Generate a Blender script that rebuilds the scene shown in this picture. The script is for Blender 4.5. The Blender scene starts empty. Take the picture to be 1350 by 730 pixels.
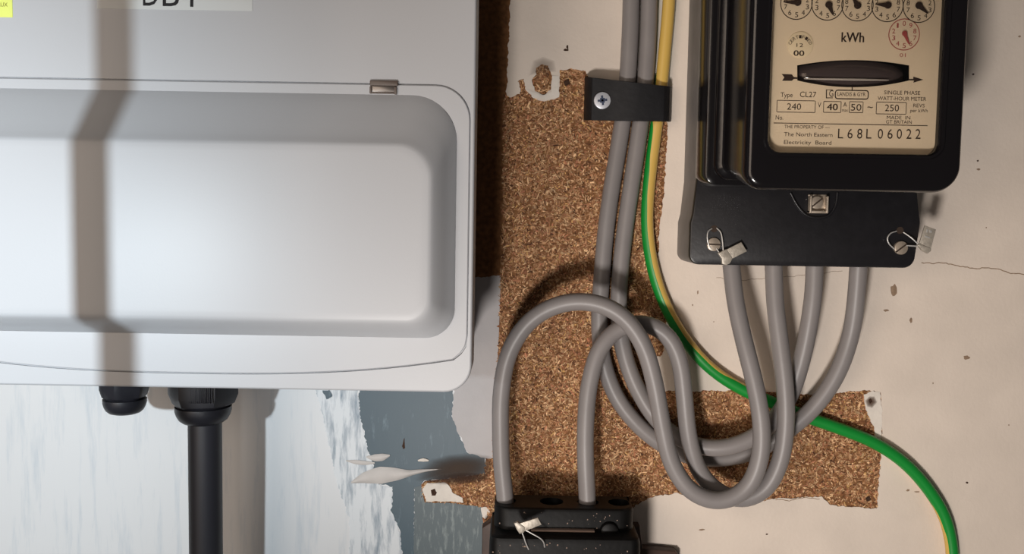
import bpy, bmesh, math, random
import numpy as np
from mathutils import Vector, Matrix
from mathutils.geometry import tessellate_polygon

random.seed(7)
rng = np.random.default_rng(11)
scene = bpy.context.scene
col = scene.collection
MM = 0.001
R = math.radians

# ------------------------------------------------------------------ camera
# wall board face is the plane y = 0, depth d (mm) is measured off it towards the viewer (-y)
FPX, DIST = 1182.0, 550.0
PITCH, ROLL = R(4.0), 0.017
Fw = Vector((0, math.cos(PITCH), -math.sin(PITCH)))
U0 = Vector((0, math.sin(PITCH), math.cos(PITCH)))
X0 = Vector((1, 0, 0))
Rt = X0 * math.cos(ROLL) + U0 * math.sin(ROLL)
Up = U0 * math.cos(ROLL) - X0 * math.sin(ROLL)
CAM = Fw * (-DIST)
cd = bpy.data.cameras.new('camera')
cd.sensor_fit = 'HORIZONTAL'; cd.sensor_width = 36.0; cd.lens = 36.0 * FPX / 1350.0
cd.clip_start = 0.01
cam = bpy.data.objects.new('camera', cd); col.objects.link(cam)
m3 = Matrix((Rt, Up, -Fw)).transposed()
cam.matrix_world = Matrix.Translation(CAM * MM) @ m3.to_4x4()
scene.camera = cam

# ------------------------------------------------------------------ world and lights
world = bpy.data.worlds.new('room_air'); scene.world = world
world.use_nodes = True
world.node_tree.nodes['Background'].inputs[0].default_value = (0.90, 0.84, 0.80, 1)
world.node_tree.nodes['Background'].inputs[1].default_value = 0.06

def spot(name, loc, target, energy, color, radius, angle, blend):
    l = bpy.data.lights.new(name, 'SPOT'); l.energy = energy; l.color = color
    l.shadow_soft_size = radius; l.spot_size = R(angle); l.spot_blend = blend
    o = bpy.data.objects.new(name, l); col.objects.link(o)
    o.location = Vector(loc) * MM
    o.rotation_euler = (Vector(target) - Vector(loc)).to_track_quat('-Z', 'Y').to_euler()
    return o
# cool torch at the left, warm lamp lower down aimed to the right
spot('cool_torch', (-269, -500, -8), (-390, 0, -40), 8.0, (0.82, 0.93, 1.0), 0.008, 100, 1.0)
spot('warm_lamp', (-95, -640, -258), (250, 0, 35), 13.6, (1.0, 0.94, 0.89), 0.042, 74, 1.0)
# added soft fill from behind and to the left, lightening the shadows
al = bpy.data.lights.new('soft_fill', 'AREA'); al.shape = 'RECTANGLE'; al.size = 0.6; al.size_y = 0.9; al.energy = 5.4; al.color = (1.0, 0.82, 0.67)
alo = bpy.data.objects.new('soft_fill', al); col.objects.link(alo); alo.location = (-0.70, -1.15, 0.05)
alo.rotation_euler = (Vector((0.05, 0, 0)) - alo.location).to_track_quat('-Z', 'Y').to_euler()

vs = scene.view_settings
vs.view_transform = 'Standard'; vs.look = 'None'; vs.exposure = 0.0; vs.gamma = 1.0
vs.use_curve_mapping = False

# ------------------------------------------------------------------ helpers
def W(px, py, d):
    """pixel of the 1350x730 photograph -> (x, z) in mm on the plane at depth d"""
    u = (px - 675.0) / FPX; v = (py - 365.0) / FPX
    dr = Fw + Rt * u - Up * v
    t = (-d - CAM.y) / dr.y
    p = CAM + dr * t
    return (p.x, p.z)
def W3(px, py, d):
    x, z = W(px, py, d); return Vector((x, -d, z))
def lin(c):
    c = c / 255.0
    return c / 12.92 if c <= 0.04045 else ((c + 0.055) / 1.055) ** 2.4
def rgb(r, g, b): return (lin(r), lin(g), lin(b), 1.0)

def origin(o):
    v = Vector((0, 0, 0))
    while o is not None:
        v = v + o.location; o = o.parent
    return v
def tag(o, label=None, cat=None, group=None, kind=None):
    if label: o['label'] = label
    if cat: o['category'] = cat
    if group: o['group'] = group
    if kind: o['kind'] = kind
    return o
def thing(name, label, cat, loc_mm, group=None):
    e = bpy.data.objects.new(name, None); col.objects.link(e)
    e.empty_display_size = 0.02
    e.location = Vector(loc_mm) * MM
    return tag(e, label, cat, group)
def finish(name, me, mats, parent, smooth, base_mm):
    for m in (mats if isinstance(mats, (list, tuple)) else [mats]): me.materials.append(m)
    if smooth is not None:
        me.shade_smooth(); me.set_sharp_from_angle(angle=R(smooth))
    o = bpy.data.objects.new(name, me); col.objects.link(o)
    if parent is not None: o.parent = parent
    else: o.location = base_mm * MM
    return o
def build(name, verts, faces, mats, parent=None, smooth=35, fmat=None, recalc=True):
    """verts in world mm; one mesh object"""
    if parent is not None: base = origin(parent) / MM
    else:
        a = np.array([tuple(v) for v in verts]); lo, hi = a.min(0), a.max(0)
        base = Vector(((lo[0]+hi[0])/2, (lo[1]+hi[1])/2, lo[2]))
    me = bpy.data.meshes.new(name)
    me.from_pydata([((v[0]-base.x)*MM, (v[1]-base.y)*MM, (v[2]-base.z)*MM) for v in verts], [], faces)
    if fmat is not None: me.polygons.foreach_set('material_index', fmat)
    me.update()
    if recalc:
        bm = bmesh.new(); bm.from_mesh(me)
        bmesh.ops.recalc_face_normals(bm, faces=bm.faces); bm.to_mesh(me); bm.free()
    return finish(name, me, mats, parent, smooth, base)

class MB:
    """collects shapes (world mm) into one mesh"""
    def __init__(s): s.v = []; s.f = []
    def add(s, vs_, fs):
        n = len(s.v); s.v += [tuple(v) for v in vs_]; s.f += [tuple(i + n for i in f) for f in fs]; return s
    def loft(s, rings, cap0=True, cap1=True):
        """rings: list of lists of 3D points, all same count"""
        n = len(rings[0]); vs_ = [p for r in rings for p in r]; fs = []
        for k in range(len(rings) - 1):
            for i in range(n):
                j = (i + 1) % n
                fs.append((k*n+i, k*n+j, (k+1)*n+j, (k+1)*n+i))
        if cap0: fs.append(tuple(range(n))[::-1])
        if cap1: fs.append(tuple((len(rings)-1)*n + i for i in range(n)))
        return s.add(vs_, fs)
    def box(s, x0, x1, d0, d1, z0, z1, b=0.6):
        b = min(b, (x1-x0)*.4, (z1-z0)*.4)
        return s.plate(rrect(x0, z0, x1, z1, b, 2), d0, d1, min(b, (d1-d0)*.4))
    def plate(s, pts, d0, d1, b=0.5):
        """extrude outline (x,z) from depth d0 to d1 with a bevelled front edge"""
        rings = [[(x, -d0, z) for x, z in pts]]
        if b > 0:
            rings.append([(x, -(d1-b), z) for x, z in pts])
            q = inset(pts, b*.35); rings.append([(x, -(d1-b*.3), z) for x, z in q])
            q = inset(pts, b); rings.append([(x, -d1, z) for x, z in q])
        else: rings.append([(x, -d1, z) for x, z in pts])
        return s.loft(rings)
    def cyl(s, c, axis, r0, r1, h, n=24, b=0):
        """c Vector base centre, axis Vector unit, height h"""
        axis = Vector(axis).normalized()
        a = axis.orthogonal().normalized(); bb = axis.cross(a)
        def ring(r, t): return [c + axis*t + a*(r*math.cos(2*math.pi*i/n)) + bb*(r*math.sin(2*math.pi*i/n)) for i in range(n)]
        c = Vector(c)
        rs = [ring(r0, 0)]
        if b > 0: rs += [ring(r1, h-b), ring(r1-b*.3, h-b*.3), ring(r1-b, h)]
        else: rs.append(ring(r1, h))
        return s.loft(rs)
    def tube(s, pts, r, n=10):
        rs = tube_rings(pts, r, n)[0]
        return s.loft(rs)
    def flat(s, loops, d, thick=0.0):
        """filled polygon (first loop outer, rest holes), (x,z) at depth d, optional thickness behind"""
        polys = [[Vector((x, z, 0)) for x, z in lp] for lp in loops]
        tris = tessellate_polygon(polys)
        allp = [p for lp in loops for p in lp]; n = len(allp)
        vs_ = [(x, -d, z) for x, z in allp]; fs = [tuple(t) for t in tris]
        if thick > 0:
            vs_ += [(x, -(d-thick), z) for x, z in allp]
            k = 0
            for lp in loops:
                m = len(lp)
                for i in range(m):
                    j = (i+1) % m
                    fs.append((k+i, k+j, n+k+j, n+k+i))
                k += m
        return s.add(vs_, fs)
    def build(s, name, mat, parent=None, smooth=35, recalc=True):
        return build(name, s.v, s.f, mat, parent, smooth, None, recalc)

def rrect(x0, z0, x1, z1, r, n=6):
    """rounded rectangle outline; r one radius or (bl, br, tr, tl)"""
    if not isinstance(r, (tuple, list)): r = (r,)*4
    out = []
    for (cx, cz, rr, a0) in ((x0+r[0], z0+r[0], r[0], 180), (x1-r[1], z0+r[1], r[1], 270),
                             (x1-r[2], z1-r[2], r[2], 0), (x0+r[3], z1-r[3], r[3], 90)):
        for i in range(n+1):
            a = R(a0 + 90*i/n); out.append((cx + rr*math.cos(a), cz + rr*math.sin(a)))
    return out
def inset(pts, d):
    """shrink a ccw outline by d (mitre-limited)"""
    n = len(pts); out = []
    for i in range(n):
        p0, p1, p2 = pts[i-1], pts[i], pts[(i+1) % n]
        k = 1
        while abs(p1[0]-p0[0]) + abs(p1[1]-p0[1]) < 1e-6 and k < n: k += 1; p0 = pts[i-k]
        k = 1
        while abs(p1[0]-p2[0]) + abs(p1[1]-p2[1]) < 1e-6 and k < n: k += 1; p2 = pts[(i+k) % n]
        a = Vector((p1[0]-p0[0], p1[1]-p0[1])).normalized(); b = Vector((p2[0]-p1[0], p2[1]-p1[1])).normalized()
        na = Vector((-a.y, a.x)); nb = Vector((-b.y, b.x)); m = na + nb
        m = m / max(m.length_squared/2, 0.4) if m.length > 1e-6 else na
        out.append((p1[0] + m.x*d, p1[1] + m.y*d))
    return out
def spline(ctrl, step=2.5):
    """Catmull-Rom (centripetal) through 3D control points"""
    P = [Vector(p) for p in ctrl]
    P = [P[0]*2 - P[1]] + P + [P[-1]*2 - P[-2]]
    out = []
    for i in range(1, len(P)-2):
        p0, p1, p2, p3 = P[i-1:i+3]
        t0 = 0; t1 = t0 + max((p1-p0).length, 1e-6)**.5; t2 = t1 + max((p2-p1).length, 1e-6)**.5; t3 = t2 + max((p3-p2).length, 1e-6)**.5
        n = max(2, int((p2-p1).length/step))
        for k in range(n):
            t = t1 + (t2-t1)*k/n
            A1 = p0*((t1-t)/(t1-t0)) + p1*((t-t0)/(t1-t0)); A2 = p1*((t2-t)/(t2-t1)) + p2*((t-t1)/(t2-t1)); A3 = p2*((t3-t)/(t3-t2)) + p3*((t-t2)/(t3-t2))
            B1 = A1*((t2-t)/(t2-t0)) + A2*((t-t0)/(t2-t0)); B2 = A2*((t3-t)/(t3-t1)) + A3*((t-t1)/(t3-t1))
            out.append(B1*((t2-t)/(t2-t1)) + B2*((t-t1)/(t2-t1)))
    out.append(P[-2]); return out
def smooth_path(p, it=6):
    p = [Vector(v) for v in p]
    for _ in range(it):
        p = [p[0]] + [p[i]*.5 + (p[i-1]+p[i+1])*.25 for i in range(1, len(p)-1)] + [p[-1]]
    return p
def tube_rings(pts, r, n):
    """rings whose angle 0 faces the viewer (-y) and angle 90 lies to the right of travel"""
    rings = []; N = len(pts)
    for i in range(N):
        t = (pts[min(i+1, N-1)] - pts[max(i-1, 0)]).normalized()
        f = Vector((0, -1, 0)); f = f - t*f.dot(t)
        if f.length < 1e-3: f = t.orthogonal()
        f.normalize(); s = t.cross(f)
        rr = r(i/(N-1)) if callable(r) else r
        rings.append([pts[i] + f*(rr*math.cos(2*math.pi*k/n)) + s*(rr*math.sin(2*math.pi*k/n)) for k in range(n)])
    return rings, n
def px_path(lst, step=2.5, it=8):
    return smooth_path(spline([W3(*p) for p in lst], step), it)
def jag(poly, step=2.0, amp=1.1, seed=0, closed=True):
    """ragged version of a pixel polygon"""
    r = random.Random(seed); out = []; n = len(poly); off = 0.0
    for i in range(n if closed else n-1):
        a, b = poly[i], poly[(i+1) % n]
        L = math.hypot(b[0]-a[0], b[1]-a[1]); k = max(1, int(L/step))
        if k > 400: k = 1
        nx, ny = -(b[1]-a[1])/max(L, 1e-6), (b[0]-a[0])/max(L, 1e-6)
        for j in range(k):
            off = off*.6 + r.uniform(-amp, amp)*.8
            t = j/k; o = off if k > 1 else 0
            out.append((a[0]+(b[0]-a[0])*t+nx*o, a[1]+(b[1]-a[1])*t+ny*o))
    return out
def Wp(poly, d): return [W(x, y, d) for x, y in poly]

# ------------------------------------------------------------------ materials
def mat(name, color, rough=0.5, spec=0.5, metal=0.0, var=0.0, vscale=60, bump=0.0, bscale=200, bdist=0.0004, coat=0.0, stretch=None):
    m = bpy.data.materials.new(name); m.use_nodes = True
    nt = m.node_tree; b = nt.nodes['Principled BSDF']
    b.inputs['Base Color'].default_value = color; b.inputs['Roughness'].default_value = rough
    b.inputs['Specular IOR Level'].default_value = spec; b.inputs['Metallic'].default_value = metal
    if coat: b.inputs['Coat Weight'].default_value = coat; b.inputs['Coat Roughness'].default_value = .12
    tc = nt.nodes.new('ShaderNodeTexCoord'); src = tc.outputs['Object']
    if stretch:
        mp = nt.nodes.new('ShaderNodeMapping'); mp.inputs['Scale'].default_value = stretch
        nt.links.new(src, mp.inputs[0]); src = mp.outputs[0]
    if var:
        n = nt.nodes.new('ShaderNodeTexNoise'); n.inputs['Scale'].default_value = vscale; n.inputs['Detail'].default_value = 6
        nt.links.new(src, n.inputs['Vector'])
        r = nt.nodes.new('ShaderNodeValToRGB')
        r.color_ramp.elements[0].position = .3; r.color_ramp.elements[1].position = .7
        r.color_ramp.elements[0].color = tuple(c*(1-var) for c in color[:3]) + (1,)
        r.color_ramp.elements[1].color = tuple(min(1, c*(1+var)) for c in color[:3]) + (1,)
        nt.links.new(n.outputs['Fac'], r.inputs[0]); nt.links.new(r.outputs[0], b.inputs['Base Color'])
    if bump:
        n2 = nt.nodes.new('ShaderNodeTexNoise'); n2.inputs['Scale'].default_value = bscale; n2.inputs['Detail'].default_value = 5
        nt.links.new(src, n2.inputs['Vector'])
        bp = nt.nodes.new('ShaderNodeBump'); bp.inputs['Strength'].default_value = bump; bp.inputs['Distance'].default_value = bdist
        nt.links.new(n2.outputs['Fac'], bp.inputs['Height']); nt.links.new(bp.outputs[0], b.inputs['Normal'])
    return m
def two_tone(name, c0, c1, scale, stretch, lo, hi, rough=.5, rot=0.0, bump=.3):
    """streaky mix of two paint colours"""
    m = mat(name, c0, rough); nt = m.node_tree; b = nt.nodes['Principled BSDF']
    tc = nt.nodes.new('ShaderNodeTexCoord'); mp = nt.nodes.new('ShaderNodeMapping')
    mp.inputs['Scale'].default_value = stretch; mp.inputs['Rotation'].default_value = (0, rot, 0)
    nt.links.new(tc.outputs['Object'], mp.inputs[0])
    n = nt.nodes.new('ShaderNodeTexNoise'); n.inputs['Scale'].default_value = scale; n.inputs['Detail'].default_value = 8; n.inputs['Roughness'].default_value = .65
    nt.links.new(mp.outputs[0], n.inputs['Vector'])
    r = nt.nodes.new('ShaderNodeValToRGB'); e = r.color_ramp.elements
    e[0].position = lo; e[1].position = hi; e[0].color = c0; e[1].color = c1
    nt.links.new(n.outputs['Fac'], r.inputs[0]); nt.links.new(r.outputs[0], b.inputs['Base Color'])
    bp = nt.nodes.new('ShaderNodeBump'); bp.inputs['Strength'].default_value = bump; bp.inputs['Distance'].default_value = .0004
    nt.links.new(n.outputs['Fac'], bp.inputs['Height']); nt.links.new(bp.outputs[0], b.inputs['Normal'])
    return m
def attr_mat(name, rough=.8, spec=.2, alpha=False):
    m = mat(name, (.5, .5, .5, 1), rough, spec); nt = m.node_tree; b = nt.nodes['Principled BSDF']
    a = nt.nodes.new('ShaderNodeVertexColor'); a.layer_name = 'Col'
    nt.links.new(a.outputs['Color'], b.inputs['Base Color'])
    if alpha: nt.links.new(a.outputs['Alpha'], b.inputs['Alpha'])
    return m

M = {}
M['cream'] = mat('cream_wall_paint', rgb(226, 213, 200), .55, .3, var=.05, vscale=35, bump=.35, bscale=420)
M['white_paint'] = two_tone('white_brushed_paint', rgb(230, 232, 234), rgb(198, 208, 217), 60, (3.0, 1, .3), .52, .85, .5, R(-14))
M['mix_paint'] = two_tone('thin_white_over_blue', rgb(222, 227, 231), rgb(120, 138, 154), 90, (2.4, 1, .4), .47, .70, .5, R(-20))
M['blue_paint'] = two_tone('slate_blue_paint', rgb(58, 82, 95), rgb(118, 140, 152), 110, (2.0, 1, .5), .58, .82, .45, R(20))
M['grey_green'] = two_tone('grey_green_paint', rgb(88, 101, 106), rgb(155, 165, 164), 190, (2.2, 1, .5), .52, .8, .5)
M['grey_paint'] = mat('pale_grey_paint', rgb(186, 183, 184), .55, .3, var=.05, vscale=50, bump=.3, bscale=300)
M['chalk'] = mat('torn_white_paint', rgb(228, 220, 210), .7, .2, var=.08, vscale=150, bump=.5, bscale=400)
M['putty'] = mat('grey_putty', rgb(205, 200, 196), .6, .3, var=.08, vscale=90)
M['chip_base'] = mat('chipboard_core', rgb(132, 92, 60), .85, .15, var=.35, vscale=330, bump=.6, bscale=500)
M['flake'] = attr_mat('chipboard_flakes', .75, .2)
M['stain'] = attr_mat('grime', .8, .2, alpha=True)
M['dark_nick'] = mat('dark_nick', rgb(70, 52, 42), .9, .1, var=.3, vscale=400)
M['nick'] = mat('brown_nick', rgb(150, 128, 108), .9, .1, var=.25, vscale=500)
M['case'] = mat('pale_grey_plastic', rgb(187, 189, 193), .42, .45, bump=.12, bscale=900, bdist=.0002)
M['case_dark'] = mat('board_gap_plastic', rgb(120, 118, 118), .6)
M['catch'] = mat('catch_metal', rgb(120, 114, 110), .35, metal=.7)
M['catch_dark'] = mat('catch_plastic', rgb(92, 80, 73), .5)
M['paper'] = mat('paper_label', rgb(205, 207, 206), .6, .3)
M['ink'] = mat('black_ink', rgb(24, 24, 28), .6, .3)
M['yellow_label'] = mat('yellow_sticker', rgb(232, 240, 120), .6, .3)
M['olive_ink'] = mat('olive_ink', rgb(120, 110, 30), .6, .3)
M['gland'] = mat('black_nylon', rgb(34, 34, 40), .42, .5, bump=.1, bscale=500)
M['black_cable'] = mat('black_cable_sheath', rgb(44, 44, 50), .48, .5, bump=.15, bscale=300)
M['grey_cable'] = mat('grey_cable_sheath', rgb(134, 129, 128), .42, .4, var=.05, vscale=60, bump=.1, bscale=250)
M['green'] = mat('green_sheath', rgb(18, 140, 52), .4, .5)
M['yellow'] = mat('yellow_sheath', rgb(214, 178, 92), .4, .5)
M['strap'] = mat('black_rubber', rgb(26, 26, 29), .55, .35, var=.25, vscale=120, bump=.3, bscale=350)
M['screw_white'] = mat('zinc_screw', rgb(205, 208, 216), .38, metal=.35)
M['screw_slot'] = mat('screw_recess', rgb(70, 80, 104), .5, metal=.4)
M['bakelite'] = mat('black_bakelite', rgb(18, 16, 18), .16, .5, bump=.12, bscale=260, bdist=.0002)
M['bakelite_m'] = mat('black_bakelite_satin', rgb(27, 26, 29), .38, .45, var=.15, vscale=180, bump=.18, bscale=300)
M['meter_base'] = mat('grey_meter_base', rgb(112, 108, 106), .5, .4, var=.12, vscale=90)
M['plate'] = mat('cream_dial_plate', rgb(232, 217, 194), .5, .3, var=.04, vscale=40)
M['print'] = mat('brown_black_print', rgb(56, 44, 40), .6, .2)
M['red_print'] = mat('red_print', rgb(170, 84, 84), .6, .2)
M['sticker'] = mat('ivory_sticker', rgb(236, 222, 194), .5, .3)
M['disc_dark'] = mat('rotor_cavity', rgb(30, 26, 27), .35, .5)
M['alu'] = mat('aluminium_rotor', rgb(200, 196, 194), .4, metal=.3)
M['hood'] = mat('smoked_hood', rgb(72, 64, 66), .16, .6)
M['nickel'] = mat('tarnished_nickel', rgb(186, 172, 156), .38, metal=.55, var=.12, vscale=300)
M['slot'] = mat('screw_slot_dark', rgb(52, 38, 28), .8)
M['lead'] = mat('seal_lead', rgb(176, 168, 156), .45, metal=.35, var=.18, vscale=500, bump=.4, bscale=700)
M['wire'] = mat('seal_wire', rgb(205, 203, 200), .35, metal=.5)
M['cutout'] = mat('dusty_black_bakelite', rgb(12, 11, 11), .5, .2, var=.4, vscale=130, bump=.25, bscale=300)
M['cutout_brown'] = mat('brown_bakelite', rgb(74, 56, 48), .5, .4, var=.3, vscale=120)
M['dust'] = mat('pale_dust', rgb(150, 130, 118), .9, .1)
M['post'] = mat('painted_post', rgb(150, 146, 140), .5)
def glass_mat():
    m = bpy.data.materials.new('clear_window_glass'); m.use_nodes = True; nt = m.node_tree; nt.nodes.clear()
    o = nt.nodes.new('ShaderNodeOutputMaterial'); mx = nt.nodes.new('ShaderNodeMixShader')
    t = nt.nodes.new('ShaderNodeBsdfTransparent'); g = nt.nodes.new('ShaderNodeBsdfGlossy'); g.inputs['Roughness'].default_value = .04
    fr = nt.nodes.new('ShaderNodeFresnel'); fr.inputs['IOR'].default_value = 1.45
    t.inputs[0].default_value = (.95, .93, .9, 1)
    nt.links.new(fr.outputs[0], mx.inputs[0]); nt.links.new(t.outputs[0], mx.inputs[1]); nt.links.new(g.outputs[0], mx.inputs[2]); nt.links.new(mx.outputs[0], o.inputs[0])
    return m
M['glass'] = glass_mat()

# ------------------------------------------------------------------ text
FONT = None
def text_mesh(body, size=1.0):
    """returns verts (x, y) and faces of a flat filled text"""
    c = bpy.data.curves.new('lettering', 'FONT'); c.body = body; c.size = size; c.resolution_u = 3
    o = bpy.data.objects.new('lettering', c); col.objects.link(o)
    dg = bpy.context.evaluated_depsgraph_get(); me = bpy.data.meshes.new_from_object(o.evaluated_get(dg))
    v = [(p.co.x, p.co.y) for p in me.vertices]; f = [tuple(p.vertices) for p in me.polygons]
    bpy.data.objects.remove(o); bpy.data.curves.remove(c); bpy.data.meshes.remove(me)
    return v, f
def put_text(mb, body, x0, x1, ybase, cap, d, rot=0.0, sx=None):
    """text between pixel x0 and x1 with baseline at pixel ybase and cap height in pixels, on depth d"""
    v, f = text_mesh(body)
    a = np.array(v); lo = a[:, 0].min(); hi = a[:, 0].max()
    H = np.array(text_mesh('H')[0])[:, 1].max()
    p0 = W((x0+x1)/2, ybase, d); q = W((x0+x1)/2+10, ybase, d); pm = math.hypot(q[0]-p0[0], q[1]-p0[1])/10
    wx = (x1-x0)*pm/(hi-lo); sz = cap*pm/H
    c, s = math.cos(rot), math.sin(rot); out = []
    for x, y in v:
        X = (x-(lo+hi)/2)*wx; Y = y*sz
        out.append((p0[0]+X*c-Y*s, -d, p0[1]+X*s+Y*c))
    mb.add(out, f)
def stroke(mb, pts, w, d, closed=False):
    """flat line of width w (mm) along (x,z) points at depth d"""
    n = len(pts); L = []; Rr = []
    for i in range(n):
        a = pts[i-1] if (i > 0 or closed) else pts[i]; b = pts[(i+1) % n] if (i < n-1 or closed) else pts[i]
        t = Vector((b[0]-a[0], b[1]-a[1])).normalized(); nx, nz = -t.y*w/2, t.x*w/2
        L.append((pts[i][0]+nx, -d, pts[i][1]+nz)); Rr.append((pts[i][0]-nx, -d, pts[i][1]-nz))
    fs = [(i, (i+1) % n, n+(i+1) % n, n+i) for i in range(n if closed else n-1)]
    mb.add(L+Rr, fs)

# ================================================================== THE WALL
LB = -8.0                                   # face depth of the left (painted) boarding
def in_poly(px, py, poly):
    inside = np.zeros(len(px), bool); n = len(poly)
    for i in range(n):
        x0, y0 = poly[i]; x1, y1 = poly[(i+1) % n]
        c = ((y0 > py) != (y1 > py)) & (px < (x1-x0)*(py-y0)/((y1-y0) if y1 != y0 else 1e-9)+x0)
        inside ^= c
    return inside
def flakes(name, polys_px, d, parent, per_mm2=1.3, zmax=.55):
    """thousands of wood flakes lying in the board face: one joined mesh"""
    V = []; C = []
    pal = np.array([rgb(172, 130, 92)[:3], rgb(150, 106, 70)[:3], rgb(204, 166, 122)[:3], rgb(120, 78, 50)[:3],
                    rgb(168, 112, 80)[:3], rgb(86, 56, 38)[:3], rgb(188, 146, 90)[:3]])
    pr = np.array([.28, .23, .15, .12, .10, .07, .05])
    cs = []
    for poly in polys_px:
        p = np.array(Wp(poly, d)); lo, hi = p.min(0)-1, p.max(0)+1
        n = int((hi-lo).prod()*per_mm2); q = rng.uniform(lo, hi, (n, 2))
        k = in_poly(q[:, 0], q[:, 1], [tuple(t) for t in p]); cs.append(q[k])
    c = np.concatenate(cs); n = len(c)
    L = rng.gamma(2.4, .55, n)+.6; wd = rng.uniform(.32, .85, n)*np.where(rng.random(n) < .12, 1.8, 1); a = rng.uniform(0, math.pi, n)
    tilt = rng.normal(0, .10, (n, 2)); h = rng.uniform(.02, zmax, n)
    ca, sa = np.cos(a), np.sin(a)
    loc = np.array([(-.5, -.25), (-.2, -.5), (.35, -.45), (.5, .1), (.2, .5), (-.4, .4)])
    u = loc[None, :, 0]*L[:, None]; w = loc[None, :, 1]*wd[:, None]
    X = c[:, 0:1]+u*ca[:, None]-w*sa[:, None]; Z = c[:, 1:2]+u*sa[:, None]+w*ca[:, None]
    Y = -(d + np.clip(h[:, None]+u*tilt[:, 0:1]+w*tilt[:, 1:2], .01, .9))
    base = origin(parent)/MM
    co = np.stack([X-base.x, Y-base.y, Z-base.z], -1).reshape(-1, 3)*MM
    me = bpy.data.meshes.new(name); me.vertices.add(n*6); me.vertices.foreach_set('co', co.ravel())
    me.loops.add(n*6); me.loops.foreach_set('vertex_index', np.arange(n*6))
    me.polygons.add(n); me.polygons.foreach_set('loop_start', np.arange(0, n*6, 6)); me.polygons.foreach_set('loop_total', np.full(n, 6))
    me.update()
    colr = pal[rng.choice(len(pal), n, p=pr)]*rng.uniform(.7, 1.6, (n, 1))*np.array([1.0, 1.03, 1.12])
    ca_ = me.color_attributes.new('Col', 'FLOAT_COLOR', 'POINT')
    ca_.data.foreach_set('color', np.concatenate([np.repeat(colr, 6, 0), np.ones((n*6, 1))], 1).ravel())
    o = finish(name, me, M['flake'], parent, None, None); tag(o, kind='stuff'); return o
def stain(name, poly_px, d, color, amax, parent, power=1.2, rings=8):
    """soft-edged grime patch: alpha falls to nothing at the outline"""
    c = np.mean(poly_px, 0); verts = []; cols = []; faces = []; n = len(poly_px)
    for k in range(rings+1):
        t = k/rings
        for (x, y) in poly_px:
            X, Z = W(c[0]+(x-c[0])*t, c[1]+(y-c[1])*t, d); verts.append((X, -d, Z))
            cols.append((*color[:3], amax*(1-t**2)**power))
    for k in range(rings):
        for i in range(n):
            j = (i+1) % n; faces.append((k*n+i, k*n+j, (k+1)*n+j, (k+1)*n+i))
    o = build(name, verts, faces, M['stain'], parent, None, None, False)
    ca_ = o.data.color_attributes.new('Col', 'FLOAT_COLOR', 'POINT'); ca_.data.foreach_set('color', np.array(cols, dtype=float).ravel())
    return o

# left boarding
def wx(px, py, d): return W(px, py, d)[0]
def wz(px, py, d): return W(px, py, d)[1]
xe = wx(668, 200, 0)
wall = MB().box(-620, xe+2, LB-18, LB, -420, 420, .3).build('wall_back', M['white_paint'], None, 30)
tag(wall, 'white and blue brush painted boarding behind the distribution board', kind='structure')
def patch(name, poly, material, d, th, parent, amp=1.0, seed=0, holes=(), step=2.0):
    loops = [Wp(jag(poly, step, amp, seed), d)] + [Wp(jag(h, step, amp*.8, seed+5+i), d) for i, h in enumerate(holes)]
    return MB().flat(loops, d, th).build(name, material, parent, None)
patch('brushed_paint', [(404, 470), (430, 470), (470, 470), (474, 540), (486, 592), (492, 612), (500, 640), (518, 642), (516, 670), (528, 705), (530, 730), (545, 900), (470, 900), (461, 730), (460, 684), (441, 624), (424, 540)], M['mix_paint'], LB+.25, .25, wall, 1.6, 3)
patch('blue_paint', [(474, 470), (600, 470), (598, 514), (595, 548), (606, 575), (617, 598), (640, 600), (640, 625), (560, 634), (553, 640), (546, 645), (546, 900), (543, 900), (530, 730), (527, 703), (516, 672), (518, 641), (500, 638), (486, 594), (474, 545)], M['blue_paint'], LB+.3, .3, wall, 1.4, 4)
patch('grey_green_paint', [(546, 642), (555, 640), (560, 662), (600, 663), (634, 668), (637, 690), (637, 900), (546, 900)], M['grey_green'], LB+.4, .4, wall, .7, 6)
patch('grey_paint', [(600, 368), (676, 362), (664, 470), (656, 560), (654, 604), (640, 604), (618, 598), (606, 575), (595, 548), (599, 514)], M['grey_paint'], LB+.6, .6, wall, 1.0, 7)
MB().flat([Wp([(596, -300), (596, 372), (680, 372), (680, -300)], LB+.15)], LB+.15).build('bare_or_shadow_brown', M['chip_base'], wall, None, False)  # brown strip painted in to deepen the shadow beside the distribution board
bare = [(553, 641), (560, 634), (600, 630), (638, 624), (641, 603), (656, 600), (660, 730), (638, 730), (637, 690), (634, 668), (600, 664), (560, 663), (555, 650)]
MB().flat([Wp(bare, LB+.1)], LB+.1).build('bare_or_shadow_brown', M['chip_base'], wall, None, False)
flakes('wood_flakes', [bare], LB+.1, wall, 1.3, .3)
patch('torn_paint', [(557, 644), (563, 637), (585, 636), (592, 640), (597, 650), (610, 656), (611, 662), (590, 661), (562, 661)], M['chalk'], LB+.9, .5, wall, .7, 8)
patch('torn_paint', [(634, 669), (641, 668), (646, 674), (640, 684), (636, 681)], M['chalk'], LB+.9, .5, wall, .5, 9)
patch('screw_hole', [(568, 646), (573, 644), (576, 649), (574, 653), (569, 653)], M['dark_nick'], LB+1.0, .2, wall, .3, 10, step=1.5)
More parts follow.
